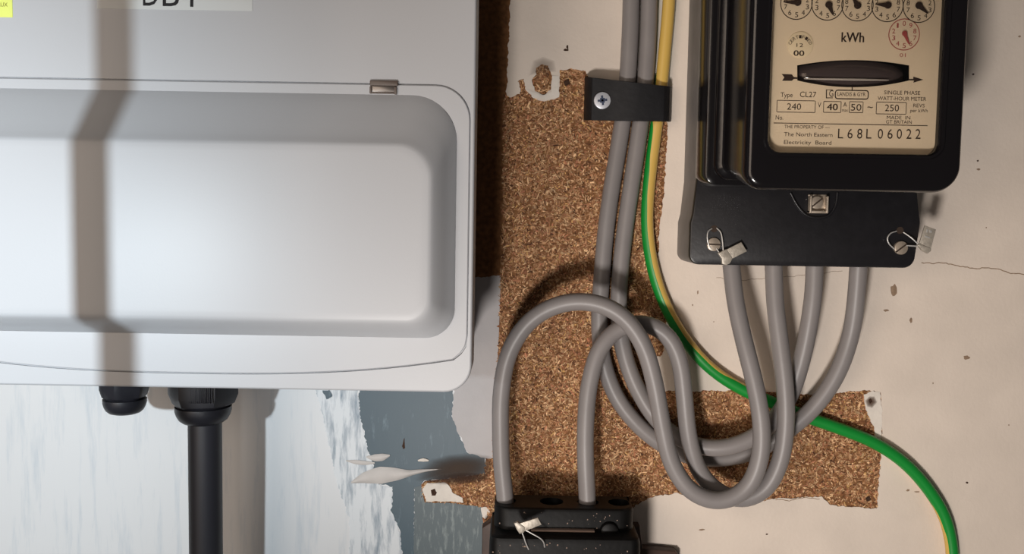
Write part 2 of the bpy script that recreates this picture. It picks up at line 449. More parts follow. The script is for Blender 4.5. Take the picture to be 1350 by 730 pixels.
# the smeared filler streak
def blob(name, axis_pts, radii, d0, hgt, material, parent):
    """raised lens-like smear along pixel points with pixel half widths"""
    P = spline([W3(x, y, d0) for x, y in axis_pts], 1.2); n = len(P); m = 9; V = []; F = []
    for i in range(n):
        t = i/(n-1); rr = np.interp(t, np.linspace(0, 1, len(radii)), radii)*.465
        tg = (P[min(i+1, n-1)]-P[max(i-1, 0)]).normalized(); s = Vector((-tg.z, 0, tg.x))
        for k in range(m):
            q = -1+2*k/(m-1); p = P[i]+s*(rr*q); V.append((p.x, -(d0+hgt*min(1, rr/2)*(1-q*q)), p.z))
    for i in range(n-1):
        for k in range(m-1): F.append((i*m+k, i*m+k+1, (i+1)*m+k+1, (i+1)*m+k))
    return build(name, V, F, material, parent, 60, None, False)
stain('grime_smear', [(546, 634), (552, 618), (566, 606), (590, 599), (620, 597), (646, 600), (658, 606), (656, 622), (640, 634), (606, 637), (570, 637)], LB+1.0, rgb(74, 62, 54), .9, wall, 1.1)
stain('grime_smear', [(552, 637), (580, 626), (610, 622), (640, 624), (652, 630), (634, 637), (596, 640)], LB+1.1, rgb(70, 50, 40), .7, wall, 1.1)
blob('filler_smear', [(463, 636), (480, 630), (505, 626), (535, 624), (560, 620), (582, 618)], [1, 8, 12, 9, 4, 2, .5], LB+.7, 1.6, M['putty'], wall)
blob('filler_smear', [(483, 602), (490, 603), (500, 603), (514, 600)], [1, 5, 5, 1], LB+.7, 1.0, M['putty'], wall)
blob('filler_smear', [(456, 607), (470, 609), (482, 610), (494, 610)], [.5, 3, 3, 1], LB+.7, .7, M['putty'], wall)
blob('filler_smear', [(551, 607), (558, 606), (565, 607)], [1, 2.5, 1], LB+1.1, .7, M['chalk'], wall)
patch('paint_nick', [(530, 588), (533, 577), (534, 590), (532, 592)], M['dark_nick'], LB+.5, .2, wall, .3, 12)
patch('paint_nick', [(425, 515), (434, 514), (438, 522), (431, 526)], M['blue_paint'], LB+.6, .3, wall, .8, 13)

# chipboard backing board, proud of the boarding
board = MB().flat([[(wx(673, -200, 0), 420), (wx(671, 0, 0), wz(671, 0, 0)), (wx(666, 130, 0), wz(666, 130, 0)), (wx(661, 340, 0), wz(661, 340, 0)),
                    (wx(657, 460, 0), wz(657, 460, 0)), (wx(651, 600, 0), wz(651, 600, 0)), (wx(648, 730, 0), wz(648, 730, 0)), (wx(640, 1000, 0), -420), (620, -420), (620, 420)][::-1]], 0, 18)
board = board.build('wall_right', M['chip_base'], None, None)
tag(board, 'chipboard backing board with torn cream paint behind the electricity meter', kind='structure')
exposed = [(664, 122), (672, 128), (686, 124), (687, 116), (682, 107), (690, 104), (693, 118), (702, 129), (720, 133), (737, 128), (738, 93), (755, 91), (773, 92), (776, 101),
           (790, 108), (870, 112), (880, 150), (879, 200), (874, 265), (870, 305), (866, 350), (868, 390), (870, 402), (879, 419), (878, 432), (876, 455), (874, 468),
           (862, 471), (865, 516), (940, 514), (1020, 517), (1085, 521), (1120, 516), (1150, 515), (1162, 517), (1162, 585), (1159, 640), (1156, 670), (1125, 668), (1094, 665), (1084, 655),
           (1040, 657), (1000, 660), (930, 656), (893, 650), (862, 655), (838, 666), (800, 700), (640, 720), (645, 640), (650, 600), (656, 470), (661, 340)]
knot = [(704, 119), (701, 106), (708, 98), (707, 90), (713, 85), (723, 86), (728, 100), (726, 117), (718, 124), (710, 122)]
ex_j = jag(exposed, 2.0, 1.3, 21)
big = [(1700, -320), (1700, 1100), (635, 1100)]
cut_i = 0
left = [(638, 730), (640, 718)]
# cream skin = board outline minus the exposed region; the exposed region touches the left board edge
i0 = min(range(len(ex_j)), key=lambda i: math.hypot(ex_j[i][0]-672, ex_j[i][1]-128))
i1 = min(range(len(ex_j)), key=lambda i: math.hypot(ex_j[i][0]-640, ex_j[i][1]-720))
skin = jag([(674, -320), (672, 0), (668, 128)], 2.5, 1.4, 22, False) + ex_j[i0:i1+1] + [(646, 740), (640, 1100), (1700, 1100), (1700, -320)]
CRD = .8
MB().flat([Wp(skin, CRD), Wp(jag(knot, 2, 1.1, 23), CRD)], CRD, .8).build('cream_paint_coat', M['cream'], board, None)
flakes('wood_flakes', [exposed, knot], 0.0, board, 1.35)
patch('torn_paint', [(1139, 520), (1149, 515), (1160, 517), (1163, 540), (1161, 586), (1154, 580), (1153, 562), (1146, 550), (1141, 536)], M['chalk'], 1.1, 1.0, board, .9, 25)
stain('grime_smear', [(1140, 528), (1146, 522), (1153, 522), (1157, 530), (1150, 538), (1143, 536)], 1.2, rgb(90, 66, 50), .8, board, .8)
patch('screw_hole', [(1145, 527), (1148, 525), (1150, 529), (1147, 532)], M['dark_nick'], 1.4, .2, board, .3, 26, step=1.5)
patch('screw_hole', [(1141, 656), (1146, 654), (1148, 659), (1143, 661)], M['dark_nick'], 1.0, .2, board, .3, 27, step=1.5)
patch('screw_hole', [(743, 108), (749, 105), (752, 110), (746, 113)], M['dark_nick'], 1.0, .2, board, .4, 28, step=1.5)
patch('white_filler', [(694, 117), (703, 121), (716, 126), (727, 121), (728, 100), (737, 100), (737, 127), (720, 132), (703, 129)], M['chalk'], 1.1, .9, board, .6, 29)
# crack, chips and specks in the cream paint
for i, (pts, w) in enumerate([([(1214, 346), (1228, 347), (1240, 346), (1262, 350), (1284, 354), (1300, 352), (1318, 356), (1335, 360), (1352, 362)], .55),
                              ([(944, 366), (975, 369), (1010, 367), (1040, 364), (1075, 361), (1110, 357)], .25),
                              ([(1022, 658), (1040, 659), (1062, 656), (1080, 657)], .4)]):
    mb = MB(); stroke(mb, Wp(jag(pts, 3, 1.0, 40+i, False) + [pts[-1]], 0), w, CRD+.06); mb.build('paint_crack', M['nick'], board, None, False)
for i, (x, y, rx, ry, m) in enumerate([(1178, 383, 6, 9, 'nick'), (1168, 409, 4, 2, 'nick'), (1201, 422, 2, 4, 'nick'), (1274, 471, 5, 3, 'nick'), (1283, 98, 2, 1.5, 'dark_nick'),
        (1289, 212, 1.5, 1.5, 'dark_nick'), (746, 66, 5, 2, 'dark_nick'), (748, 62, 1.5, 4, 'dark_nick'), (1275, 636, 2, 1.5, 'dark_nick'), (1197, 646, 3, 1.5, 'nick'), (1209, 648, 4, 1, 'nick'),
        (1262, 150, 1.2, 2, 'nick'), (920, 385, 1.2, 3, 'nick'), (913, 402, 1, 1.5, 'nick'), (1344, 48, 2, 1.5, 'nick'), (1290, 223, 3, 1.5, 'nick'), (925, 698, 5, 1.2, 'nick'), (1011, 704, 2, 1, 'dark_nick'), (941, 424, 1, 1, 'nick'), (1330, 560, 1.2, 1, 'nick'), (1230, 505, 1, 1.4, 'nick'), (1300, 300, 1.2, 1, 'nick')]):
    poly = [(x+rx*math.cos(a)*random.uniform(.6, 1.1), y+ry*math.sin(a)*random.uniform(.6, 1.1)) for a in [k*math.pi/5 for k in range(10)]]
    MB().flat([Wp(poly, CRD)], CRD+.08).build('paint_nick', M[m], board, None, False)
stain('grime_smear', [(697, 100), (702, 80), (716, 74), (732, 80), (734, 95), (715, 96)], CRD+.1, rgb(100, 84, 70), .35, board, .8)

# ================================================================== DISTRIBUTION BOARD
FD, DD = 105.0, 124.0            # frame face, door face
bx1 = wx(624.5, 300, FD); bz0 = wz(300, 512.5, FD); bx0 = wx(-128, 300, FD); bz1 = wz(300, -330, FD)
db = thing('distribution_board', 'pale grey plastic distribution board with raised door and yellow sticker', 'fuse box', ((bx0+bx1)/2, -LB, bz0))
out = rrect(bx0, bz0, bx1, bz1, (14, 14, 14, 14), 10)
def seam_outline(off):
    """door outline with bowed bottom edge, ccw"""
    x1 = wx(618, 300, FD)-off; x0 = bx0+(bx1-wx(618, 300, FD))+off
    zt = wz(400, 109, FD)-off; rr = 17-off
    cz = wz(250, 491.5, FD)+off; ce = wz(600, 474, FD)+off
    xm = (x0+x1)/2; hw = (x1-x0)/2-7; pts = []
    for i in range(25):
        t = -1+2*i/24; pts.append((xm+hw*t, cz+(ce-cz)*abs(t)**2.6))
    pts.append((x1-3.2, ce+3.2)); pts.append((x1-.8, ce+7)); pts.append((x1, ce+12))
    for i in range(11):
        a = R(90*i/10); pts.append((x1-rr+rr*math.cos(a), zt-rr+rr*math.sin(a)))
    for i in range(11):
        a = R(90+90*i/10); pts.append((x0+rr+rr*math.cos(a), zt-rr+rr*math.sin(a)))
    pts += [(x0, ce+12), (x0+.8, ce+7), (x0+3.2, ce+3.2)]
    return pts
mb = MB()
o3 = inset(out, 1.1)
back_o = inset(out, 4.5)
mb.loft([[(x, -LB-.3, z) for x, z in back_o], [(x, -(FD-26), z) for x, z in back_o], [(x, -(FD-25), z) for x, z in out], [(x, -(FD-1.6), z) for x, z in out], [(x, -(FD-.6), z) for x, z in inset(out, .25)], [(x, -(FD-.15), z) for x, z in inset(out, .65)], [(x, -FD, z) for x, z in o3]], True, False)
hole = seam_outline(-.38)
mb.flat([o3, hole[::-1]], FD)
n = len(hole)
mb.loft([[(x, -FD, z) for x, z in hole], [(x, -(FD-1.6), z) for x, z in hole]], False, True)
mb.build('enclosure', M['case'], db, 32)
# door: flange plus raised panel
mb = MB()
fl = seam_outline(.12)
mb.loft([[(x, -(FD-1.5), z) for x, z in fl], [(x, -(FD-.35), z) for x, z in fl], [(x, -(FD+.1), z) for x, z in inset(fl, .45)]], True, True)
px1, pz0, pz1 = wx(601, 300, FD), wz(300, 441, FD), wz(300, 121, FD); px0 = bx0+bx1-px1
qx1, qz0, qz1 = wx(566, 300, DD), wz(300, 420, DD), wz(300, 187, DD); qx0 = bx0+bx1-qx1
rings = []
HH = [0, .05, .2, .35, .5, .65, .8, .9, .96, 1.0]
ER = [0, .03, .15, .30, .42, .55, .70, .82, .91, 1.0]      # steep foot, rounded shoulder (sides and bottom)
ET = [0, .04, .18, .34, .50, .66, .82, .91, .96, 1.0]      # long even slope (top)
for h, er, et in zip(HH, ER, ET):
    hh = FD+(DD-FD)*h
    x0_, x1_ = px0+(qx0-px0)*er, px1+(qx1-px1)*er
    z0_, z1_ = pz0+(qz0-pz0)*er, pz1+(qz1-pz1)*et
    rings.append([(x, -hh, z) for x, z in rrect(x0_, z0_, x1_, z1_, (15-4*h, 15-4*h, 22-6*h, 22-6*h), 10)])
# very slight crown
last = [(p[0], p[2]) for p in rings[-1]]
for dd, ii in ((.25, 1.2), (.45, 4.0)):
    rings.append([(x, -(DD+dd), z) for x, z in inset(last, ii)])
rings.insert(0, [(p[0], -(FD-.5), p[2]) for p in rings[0]])
mb.loft(rings, False, True)
door = mb.build('door', M['case'], db, 40)
# catch
ca = thing_part = MB()
x0_, z1_ = W(488, 106, FD); x1_, z0_ = W(525, 124, FD); zm = wz(506, 113.5, FD)
MB().box(x0_, x1_, FD-1, FD+1.6, zm, z1_, .5).build('catch_cover', M['catch_dark'], db)
ct = MB().box(x0_+.2, x1_-.8, FD-1, FD+.7, z0_+.5, zm, .3).build('catch_plate', M['catch'], db); tag(ct, 'small metal catch plate')
mb = MB(); mb.box(x0_-.1, x0_+.9, FD-.5, FD+1.4, z0_, zm-.4, .2); mb.box(x1_-1.8, x1_-.6, FD-.5, FD+1.5, z0_-.3, zm-.4, .2); mb.box(x0_, x1_-.8, FD, FD+1.2, z0_, z0_+.8, .2)
mb.build('catch_lip', M['catch_dark'], db)
# paper label and lettering
lx0, lz0 = W(128, 11, FD); lx1 = wx(333, 15, FD)
lb = MB().box(lx0, lx1, FD-.1, FD+.18, lz0-.1, lz0+22, .1).build('paper_label', M['paper'], db)
mb = MB()
for ch, a, b, yb in (('D', 188.5, 209, 7.6), ('B', 214.5, 236, 8.2)):
    put_text(mb, ch, a, b, yb, 31, FD+.22)
stroke(mb, [W(246, -16, FD), W(253, -22, FD), W(253, 9.2, FD)], 1.6, FD+.22)
mb.build('lettering', M['ink'], lb, None, False)
x1_, z0_ = W(17, 23, FD)
ys = MB().box(x1_-30, x1_, FD-.1, FD+.18, z0_, z0_+24, .3).build('yellow_sticker', M['yellow_label'], db)
mb = MB(); put_text(mb, 'AUX', -4, 10, 8.6, 5.2, FD+.22); mb.build('lettering', M['olive_ink'], ys, None, False)

# cable glands under the board
def gland(cx_px, w_px, ybot, d, knurl, rot):
    c = W3(cx_px, 530, d); r = w_px/2*(DIST-d)/FPX
    ztop = bz0+4.3; zb = wz(cx_px, ybot, d); hnut = (ztop-zb)*.70
    g = MB().cyl(Vector((c.x, -d, ztop+.2)), (0, 0, -1), r*.92, r*.92, 1.6, 32).build('gland_washer', M['gland'], db)
    mb = MB(); n = 6
    def hexr(rr, z, nn=48, rnd=0.0):
        o_ = []
        for i in range(nn):
            a = 2*math.pi*i/nn; aa = ((a-rot+math.pi/6) % (math.pi/3))-math.pi/6
            hx = rr*math.cos(math.pi/6)/math.cos(aa); q = hx*(1-rnd)+rr*.86*rnd
            o_.append((c.x+q*math.cos(a), -d+q*math.sin(a), z))
        return o_
    z1 = ztop-1.2
    mb.loft([hexr(r*.96, z1), hexr(r, z1-1), hexr(r, z1-hnut*.72), hexr(r*.94, z1-hnut*.92, rnd=.35), hexr(r*.84, z1-hnut, rnd=1)])
    zz = z1-hnut; hh = zz-zb
    rr0 = r*(.80 if knurl else .86)
    prof = [(1.0, 0), (1.0, .25), (.95, .5), (.86, .75), (.72, .92), (.55, 1.0)]
    mb.loft([hexr(rr0/.86*p, zz-hh*q+.2, rnd=1) for p, q in prof])
    if knurl:
        # fine grip ribs on the flats facing out
        for k in range(13):
            xx = c.x-2.2+k*1.05
            yv = -d-r*math.cos(math.pi/6)
            mb.box(xx, xx+.5, d+r*.80, d+r*.885, z1-hnut*.80, z1-hnut*.12, .1)
    nut = mb.build('gland_nut', M['gland'], db, 28)
    return c, zb
c1, zb1 = gland(164.5, 64, 545, 42, False, R(2))
c2, zb2 = gland(268, 91, 558, 42, True, R(-90+8))
pth = [Vector((c2.x+.8, -42, zb2+14)), Vector((c2.x+.9, -42, zb2-20)), Vector((c2.x+.6, -41, zb2-60)), Vector((c2.x+.4, -40, zb2-130)), Vector((c2.x, -40, -400))]
cab = MB().tube(smooth_path(spline(pth, 6), 4), 9.4, 28).build('black_cable', M['black_cable'], None, 50)
tag(cab, 'thick black cable hanging down from the gland under the distribution board', 'cable')

# ================================================================== METER TAILS AND OTHER CABLES
GR = 5.05
def cable(name, path, r, material, label, cat='cable', group=None, n=20):
    pts = px_path(path)
    o = MB().tube(pts, r, n).build(name, material, None, 60)
    return tag(o, label, cat, group)
cable('grey_cable', [(833, -160, 6), (832, 0, 6), (830, 60, 6.5), (825, 130, 7), (816, 190, 7), (806, 250, 7), (798, 310, 7), (793, 370, 7), (790, 420, 6.5), (794, 470, 6.5), (812, 522, 7), (846, 565, 8), (884, 592, 8), (925, 604, 7), (968, 602, 7), (1005, 590, 10), (1040, 566, 14), (1074, 536, 17), (1104, 492, 20), (1122, 440, 22), (1129, 390, 26), (1132, 349, 28)],
      GR, M['grey_cable'], 'grey cable from the strap to the outer right hole of the meter')
cable('grey_cable', [(858, -160, 6), (856, 0, 6), (854, 60, 6), (848.5, 130, 6.5), (840.5, 190, 6.5), (831.5, 250, 7), (823, 310, 7), (817, 370, 7), (816, 420, 6.5), (824, 470, 7.5), (844, 520, 9), (872, 560, 12), (908, 584, 17), (945, 591, 20.5), (985, 581, 22), (1018, 557, 22), (1042, 520, 21), (1058, 470, 24), (1068, 420, 27), (1073, 380, 28), (1074, 349, 28)],
      GR, M['grey_cable'], 'grey cable from the strap to the third hole of the meter')
cable('grey_tail', [(1020, 349, 28), (1022, 400, 30), (1028, 450, 32), (1035, 510, 34), (1036, 560, 34), (1028, 610, 33), (1008, 646, 31), (978, 659, 29), (946, 648, 28), (921, 620, 28), (908, 575, 29), (902, 520, 30), (896, 475, 30), (880, 441, 29), (851, 426, 27), (820, 430, 26), (793, 455, 27), (777, 505, 28), (772, 560, 29), (772, 610, 30), (774, 650, 30), (775, 684, 30)],
      GR, M['grey_cable'], 'grey cable looping from the second meter hole into the right hole of the cut-out')
cable('grey_tail', [(964, 349, 28), (970, 400, 33), (981, 450, 38), (996, 510, 42), (1004, 560, 44), (1002, 605, 44), (984, 645, 43), (948, 661, 42), (911, 648, 42), (886, 612, 42), (873, 560, 43), (862, 500, 44), (846, 450, 45), (818, 414, 45), (780, 398, 43), (740, 400, 40), (700, 421, 36), (672, 462, 33), (661, 515, 31), (660, 570, 30), (662, 620, 30), (666, 655, 30), (666, 684, 30)],
      GR, M['grey_cable'], 'grey cable in the largest loop, from first meter hole to cut-out left')
# green and yellow earth wire: twisted two-colour sheath
ep = [(886, -160, 6), (882, 0, 6), (877, 60, 6), (870, 130, 6), (862, 190, 5), (856, 240, 5), (853, 290, 5), (858, 340, 5), (872, 390, 5), (898, 440, 5), (935, 484, 5), (980, 514, 4.8), (1020, 531, 4.8), (1060, 548, 4.8), (1105, 564, 5), (1150, 582, 5), (1190, 608, 5), (1222, 642, 5), (1245, 680, 5), (1254, 715, 5), (1256, 760, 5), (1250, 900, 5)]
pts = px_path(ep, 2.0)
ctrl = np.array([[p.x, p.z] for p in [W3(*q) for q in ep]])
# yellow stripe: centre angle (0 faces the viewer, +90 = right of travel) and half width at each control point
ang = [0, 0, 0, 20, 50, 58, 62, 64, 66, 70, 80, 110, 150, 175, 180, 180, 182, 205, 236, 250, 262, 270]
hw = [100, 100, 100, 92, 80, 74, 70, 68, 66, 62, 58, 60, 60, 60, 60, 60, 60, 60, 60, 60, 60, 60]
V = []; F = []; FM = []; N = len(pts); NH = 12; NS = NH*2
for i in range(N):
    q = np.array([pts[i].x, pts[i].z]); dsq = ((ctrl-q)**2).sum(1)
    w = 1/(dsq+9.0)**1.5; w /= w.sum(); a0 = float((w*np.array(ang)).sum()); h0 = float((w*np.array(hw)).sum())
    t = (pts[min(i+1, N-1)]-pts[max(i-1, 0)]).normalized(); f = Vector((0, -1, 0)); f = (f-t*f.dot(t)).normalized(); sd = t.cross(f)
    for k in range(NS):
        a = R(-a0+(-h0+2*h0*k/NH if k < NH else h0+(360-2*h0)*(k-NH)/NH))
        V.append(pts[i]+f*(3.75*math.cos(a))+sd*(3.75*math.sin(a)))
for i in range(N-1):
    for k in range(NS):
        j = (k+1) % NS; F.append((i*NS+k, i*NS+j, (i+1)*NS+j, (i+1)*NS+k)); FM.append(1 if k < NH else 0)
o = build('earth_wire', V, F, [M['green'], M['yellow']], None, 60, FM)
tag(o, 'green and yellow striped earth wire curving across the board', 'cable')

# ================================================================== STRAP
st = thing('cable_strap', 'black strap with a cross-head screw holding the cables to the board', 'cable clip', W3(800, 160, 0))
prof = [(771, 2), (775, 9), (781, 13), (800, 14), (815, 15), (828, 16.5), (845, 16.5), (862, 16), (876, 14.5), (883, 11), (886, 3)]
th = 2.4; topy = lambda x: 101+(x-772)*.115; boty = lambda x: 158+(x-772)*.018
pr = [W3(x, 130, d) for x, d in prof]
front = []; back = []
for (x, d) in prof:
    x_, zt = W(x, topy(x), d); _, zb = W(x, boty(x), d); front.append((x_, d, zt, zb))
V = []; F = []
for (x_, d, zt, zb) in front:
    V += [(x_, -d, zt), (x_, -(d+.0), zb), (x_+.0, -(d-th), zb), (x_, -(d-th), zt)]
for i in range(len(front)-1):
    a, b = i*4, i*4+4
    F += [(a, a+1, b+1, b), (a+1, a+2, b+2, b+1), (a+2, a+3, b+3, b+2), (a+3, a, b, b+3)]
F += [(0, 3, 2, 1), tuple(len(V)-4+k for k in range(4))]
band = build('strap_band', V, F, M['strap'], st, 40)
bv = band.modifiers.new('edge', 'BEVEL'); bv.width = .0005; bv.segments = 2; bv.limit_method = 'ANGLE'
sp = W3(794, 132.5, 14.2)
scp = MB().cyl(sp+Vector((0, .6, 0)), (0, -1, 0), 5.0, 5.0, 1.6, 32, .6)
scr = scp.build('screw', M['screw_white'], st)
mb = MB()
for a in (R(8), R(98)):
    ux, uz = math.cos(a), math.sin(a)
    for (L, w) in ((2.8, 1.2),):
        q = [(sp.x+ux*L-uz*w*.5, sp.z+uz*L+ux*w*.5), (sp.x-ux*L-uz*w*.5, sp.z-uz*L+ux*w*.5), (sp.x-ux*L+uz*w*.5, sp.z-uz*L-ux*w*.5), (sp.x+ux*L+uz*w*.5, sp.z+uz*L-ux*w*.5)]
        mb.plate(q, 14.6, 15.4, 0)
mb.box(sp.x-1.4, sp.x+1.4, 14.6, 15.38, sp.z-1.4, sp.z+1.4, .1)
mb.build('cross_recess', M['screw_slot'], scr, None)

# ================================================================== ELECTRICITY METER
TC = 40.0; MF = 115.0; PL = 109.5
cx0, cx1 = wx(910, 310, TC), wx(1213, 310, TC)
tz0 = wz(1060, 351, TC)
meter = thing('electricity_meter', 'black cased single phase electricity meter with cream dial plate', 'meter', ((cx0+cx1)/2, 0, tz0))
ttop = wz(1000, -260, 60)
# grey base pan against the board
base_o = rrect(cx0+1.5, tz0+62*0+1.5, cx1-1.5, ttop, (6, 6, 8, 8), 6)
bsx = wx(905, 120, 0)
MB().plate(rrect(bsx, wz(1000, 246, 30), cx1-6, ttop, (3, 3, 8, 8), 6), .9, 36, 1.5).build('base', M['meter_base'], meter)
# terminal cover: shoulders narrower at top
zt = wz(1000, 236, TC)
xl_t, xr_t = wx(919, 246, TC), wx(1208, 246, TC)
zsh = wz(1000, 288, TC)
tco = [(cx0+5, tz0), (cx1-9, tz0)]
def arc(cx, cz, r, a0, a1, n=6): return [(cx+r*math.cos(R(a0+(a1-a0)*i/n)), cz+r*math.sin(R(a0+(a1-a0)*i/n))) for i in range(n+1)]
tco = arc(cx0+5.5, tz0+5.5, 5.5, 180, 270) + arc(cx1-2-6.5, tz0+6.5, 6.5, 270, 352) + [(cx1-.3, zsh-5), (cx1, zsh-1), (cx1-.4, zsh+2), (xr_t, zt), (xl_t, zt), (cx0+1.2, zsh+2), (cx0, zsh-3)]
MB().plate(tco, .9, TC-4, 0).build('terminal_block', M['meter_base'], meter, 30)
tcm = MB(); tcm.loft([[(x, -(TC-4.2), z) for x, z in tco], [(x, -(TC-1), z) for x, z in tco], [(x, -(TC-.3), z) for x, z in inset(tco, .35)], [(x, -TC, z) for x, z in inset(tco, 1.1)]])
tcov = tcm.build('terminal_cover', M['bakelite_m'], meter, 40)
# case
MD = 60.0
kx0, kx1 = bsx-.3, cx1-4
kz0 = wz(1000, 246, MD)
mb = MB()
ko = rrect(kx0, kz0, kx1, ttop, (7, 7, 9, 9), 8)
mb.loft([[(x, -36, z) for x, z in ko], [(x, -(MD-3), z) for x, z in ko], [(x, -(MD-.8), z) for x, z in inset(ko, .8)], [(x, -MD, z) for x, z in inset(ko, 3)]])
mb.build('case', M['bakelite'], meter, 40)
# glazed front cover with window opening
fx0, fx1 = wx(987, 110, MF), wx(1275, 110, MF); fz0 = wz(1120, 252, MF); ftop = ttop-8
gx0, gx1 = kx0+4.5, kx1-4.5
gz0 = kz0+3.0
mb = MB()
fo = rrect(fx0, fz0, fx1, ftop, (9, 13, 14, 14), 10)
go = rrect(gx0, gz0, gx1, ttop-3, (9, 12, 14, 14), 10)
def lerp(a, b, t): return [(p[0]+(q[0]-p[0])*t, p[1]+(q[1]-p[1])*t) for p, q in zip(a, b)]
rings = [[(x, -(MD-1), z) for x, z in go], [(x, -(MD+4), z) for x, z in go], [(x, -(MD+5.5), z) for x, z in inset(go, 1.2)], [(x, -(MD+6.0), z) for x, z in inset(go, 3.2)]]
g2 = inset(go, 4.2)
for t, d in ((0, MD+7), (.35, MD+20), (.7, MD+35), (.92, MF-8)):
    rings.append([(x, -d, z) for x, z in lerp(g2, inset(fo, -.3), t)])
rings += [[(x, -(MF-4), z) for x, z in fo], [(x, -(MF-1.5), z) for x, z in inset(fo, .7)], [(x, -(MF-.4), z) for x, z in inset(fo, 1.8)], [(x, -MF, z) for x, z in inset(fo, 3.6)]]
wxa, wxb, wzb = wx(1016, 110, MF), wx(1243, 110, MF), wz(1120, 202, MF)
wo = rrect(wxa, wzb, wxb, ftop-14, (6, 6, 6, 6), 10)
rings += [[(x, -(MF+.0), z) for x, z in inset(wo, -2.6)], [(x, -(MF+.9), z) for x, z in inset(wo, -1.9)], [(x, -(MF+.9), z) for x, z in inset(wo, -.7)], [(x, -(MF-.2), z) for x, z in wo], [(x, -(PL-1), z) for x, z in inset(wo, -.2)]]
mb.loft(rings, False, False)
mb.build('front_cover', M['bakelite'], meter, 40)
gl = MB(); gl.plate(inset(wo, -.1), PL+2.6, PL+4.0, 0); gl.build('window_pane', M['glass'], meter, None)
# dial plate with an aperture for the rotor
d = PL
def lens_px(x0, x1, yt0, yt1, yb0, yb1, n=16):
    up = [(x0+(x1-x0)*i/n, yt0+(yt1-yt0)*(1-(2*i/n-1)**2)) for i in range(n+1)]
    dn = [(x1-(x1-x0)*i/n, yb0+(yb1-yb0)*(1-(2*i/n-1)**2)) for i in range(n+1)]
    return up+dn
ap = lens_px(1051, 1199, 86, 79, 106, 115)
mb = MB(); mb.flat([inset(wo, -2), Wp(ap, d)], d, .6)
plate = mb.build('dial_plate', M['plate'], meter, None)
# rotor housing: dark curved hood in the aperture with the aluminium rotor edge showing
cxm, czm = W(1125, 97, d); rx = wx(1199, 97, d)-cxm
mb = MB(); V = []; F = []; NN = 24
rows = [(-1.0, 0), (-.5, 1), (0, 1), (.5, 1), (1.0, 0)]
upx = ap[:17]; dnx = ap[17:][::-1]
for i in range(17):
    for k in range(7):
        t = k/6; x, y = upx[i][0], upx[i][1]+(dnx[i][1]-upx[i][1])*t
        X, Z = W(x, y, d); u = 2*i/16-1
        V.append((X, -(d-14*(1-.9*math.sqrt(max(0, 1-u*u)))*.5-2.5*(2*t-1)**2), Z))
for i in range(16):
    for k in range(6): F.append((i*7+k, i*7+k+1, (i+1)*7+k+1, (i+1)*7+k))
hood = build('rotor_hood', V, F, M['hood'], plate, 60, None, False)
mb = MB()
edge = []
for i in range(33):
    u = -.86+1.72*i/32*.88; X = cxm+u*rx; Z = wz(1125, 104, d)+.25*(1-u*u)*-1
    edge.append(Vector((X, -(d-1.2+2.2*(math.sqrt(1-u*u)-1)*1.2+.9), Z)))
mb.tube(edge, lambda t: .15+.42*math.sin(math.pi*min(1, max(0, t)))**.5, 8)
mb.build('rotor_disc', M['alu'], plate, 60)
# printing
P = MB(); RD = MB(); e = d+.12
def circ(cx, cy, r, n=40):
    c = W(cx, cy, e); k = r*(DIST-e)/FPX
    return [(c[0]+k*math.cos(2*math.pi*i/n), c[1]+k*math.sin(2*math.pi*i/n)) for i in range(n)]
def dial(mbp, cx, cy, r, cw, cap, col_w):
    stroke(mbp, circ(cx, cy, r), col_w, e, True)
    for k in range(10):
        a = math.pi/2+(-1 if cw else 1)*2*math.pi*k/10
        x, y = cx+r*.74*math.cos(a), cy-r*.74*math.sin(a)
        put_text(mbp, str(k), x-(1.2 if k == 1 else 2.1), x+(1.2 if k == 1 else 2.1), y+cap/2, cap, e)
DC = [(1050, 4.5, True), (1091, 5.5, False), (1130.5, 6.5, True), (1170, 7.5, False), (1211.5, 8.5, True)]
for cx, cy, cw in DC:
    mb = MB(); dial(mb, cx, cy, 20.3, cw, 6.4, .42); mb.build('dial', M['print'], plate, None, False)
mb = MB(); dial(mb, 1192, 45.5, 19.8, False, 6.2, .42); tag(mb.build('dial', M['red_print'], plate, None, False), 'small red printed dial')
put_text(P, 'kWh', 1109, 1138.5, 55.5, 12.6, e); put_text(P, 'kWh', 1109.7, 1139.2, 55.5, 12.6, e+.02)
put_text(RD, '01', 1186, 1194, 75, 4.6, e)
put_text(P, 'Type', 1029, 1045, 128, 6, e); put_text(P, 'CL27', 1054.5, 1076, 128, 7, e)
put_text(P, 'G', 1093, 1098.5, 127.5, 8.5, e); put_text(P, 'LANDIS & GYR', 1104, 1141, 126.6, 4.8, e)
put_text(P, 'SINGLE PHASE', 1165.5, 1213, 124.6, 4.8, e); put_text(P, 'WATT-HOUR METER', 1157, 1221, 132.4, 4.8, e)
def rectline(x0, y0, x1, y1, w=.3, r=.3):
    a = W(x0, y1, e); b = W(x1, y0, e); q_ = MB(); stroke(q_, rrect(a[0], a[1], b[0], b[1], r, 3), w, e, True); q_.build('rating_box', M['print'], plate, None, False)
rectline(1101, 119.5, 1145, 130, .5, 1.2)
stroke(P, [W(1089.5, 118, e), W(1089.5, 129.5, e)], .45, e); stroke(P, [W(1089.5, 129, e), W(1098, 129, e)], .35, e); stroke(P, [W(1089.5, 118.4, e), W(1098, 118.4, e)], .25, e)
stroke(P, [W(1123.5, 114, e), W(1123.5, 119.5, e)], .5, e)
rectline(1024, 133, 1075, 147.5); rectline(1085.5, 134, 1109, 148); rectline(1119.5, 134.3, 1138, 148.3); rectline(1155, 135.2, 1195, 150)
put_text(P, '240', 1037.5, 1056, 144.6, 8.2, e); put_text(P, 'V', 1078, 1082.5, 141.5, 6.4, e)
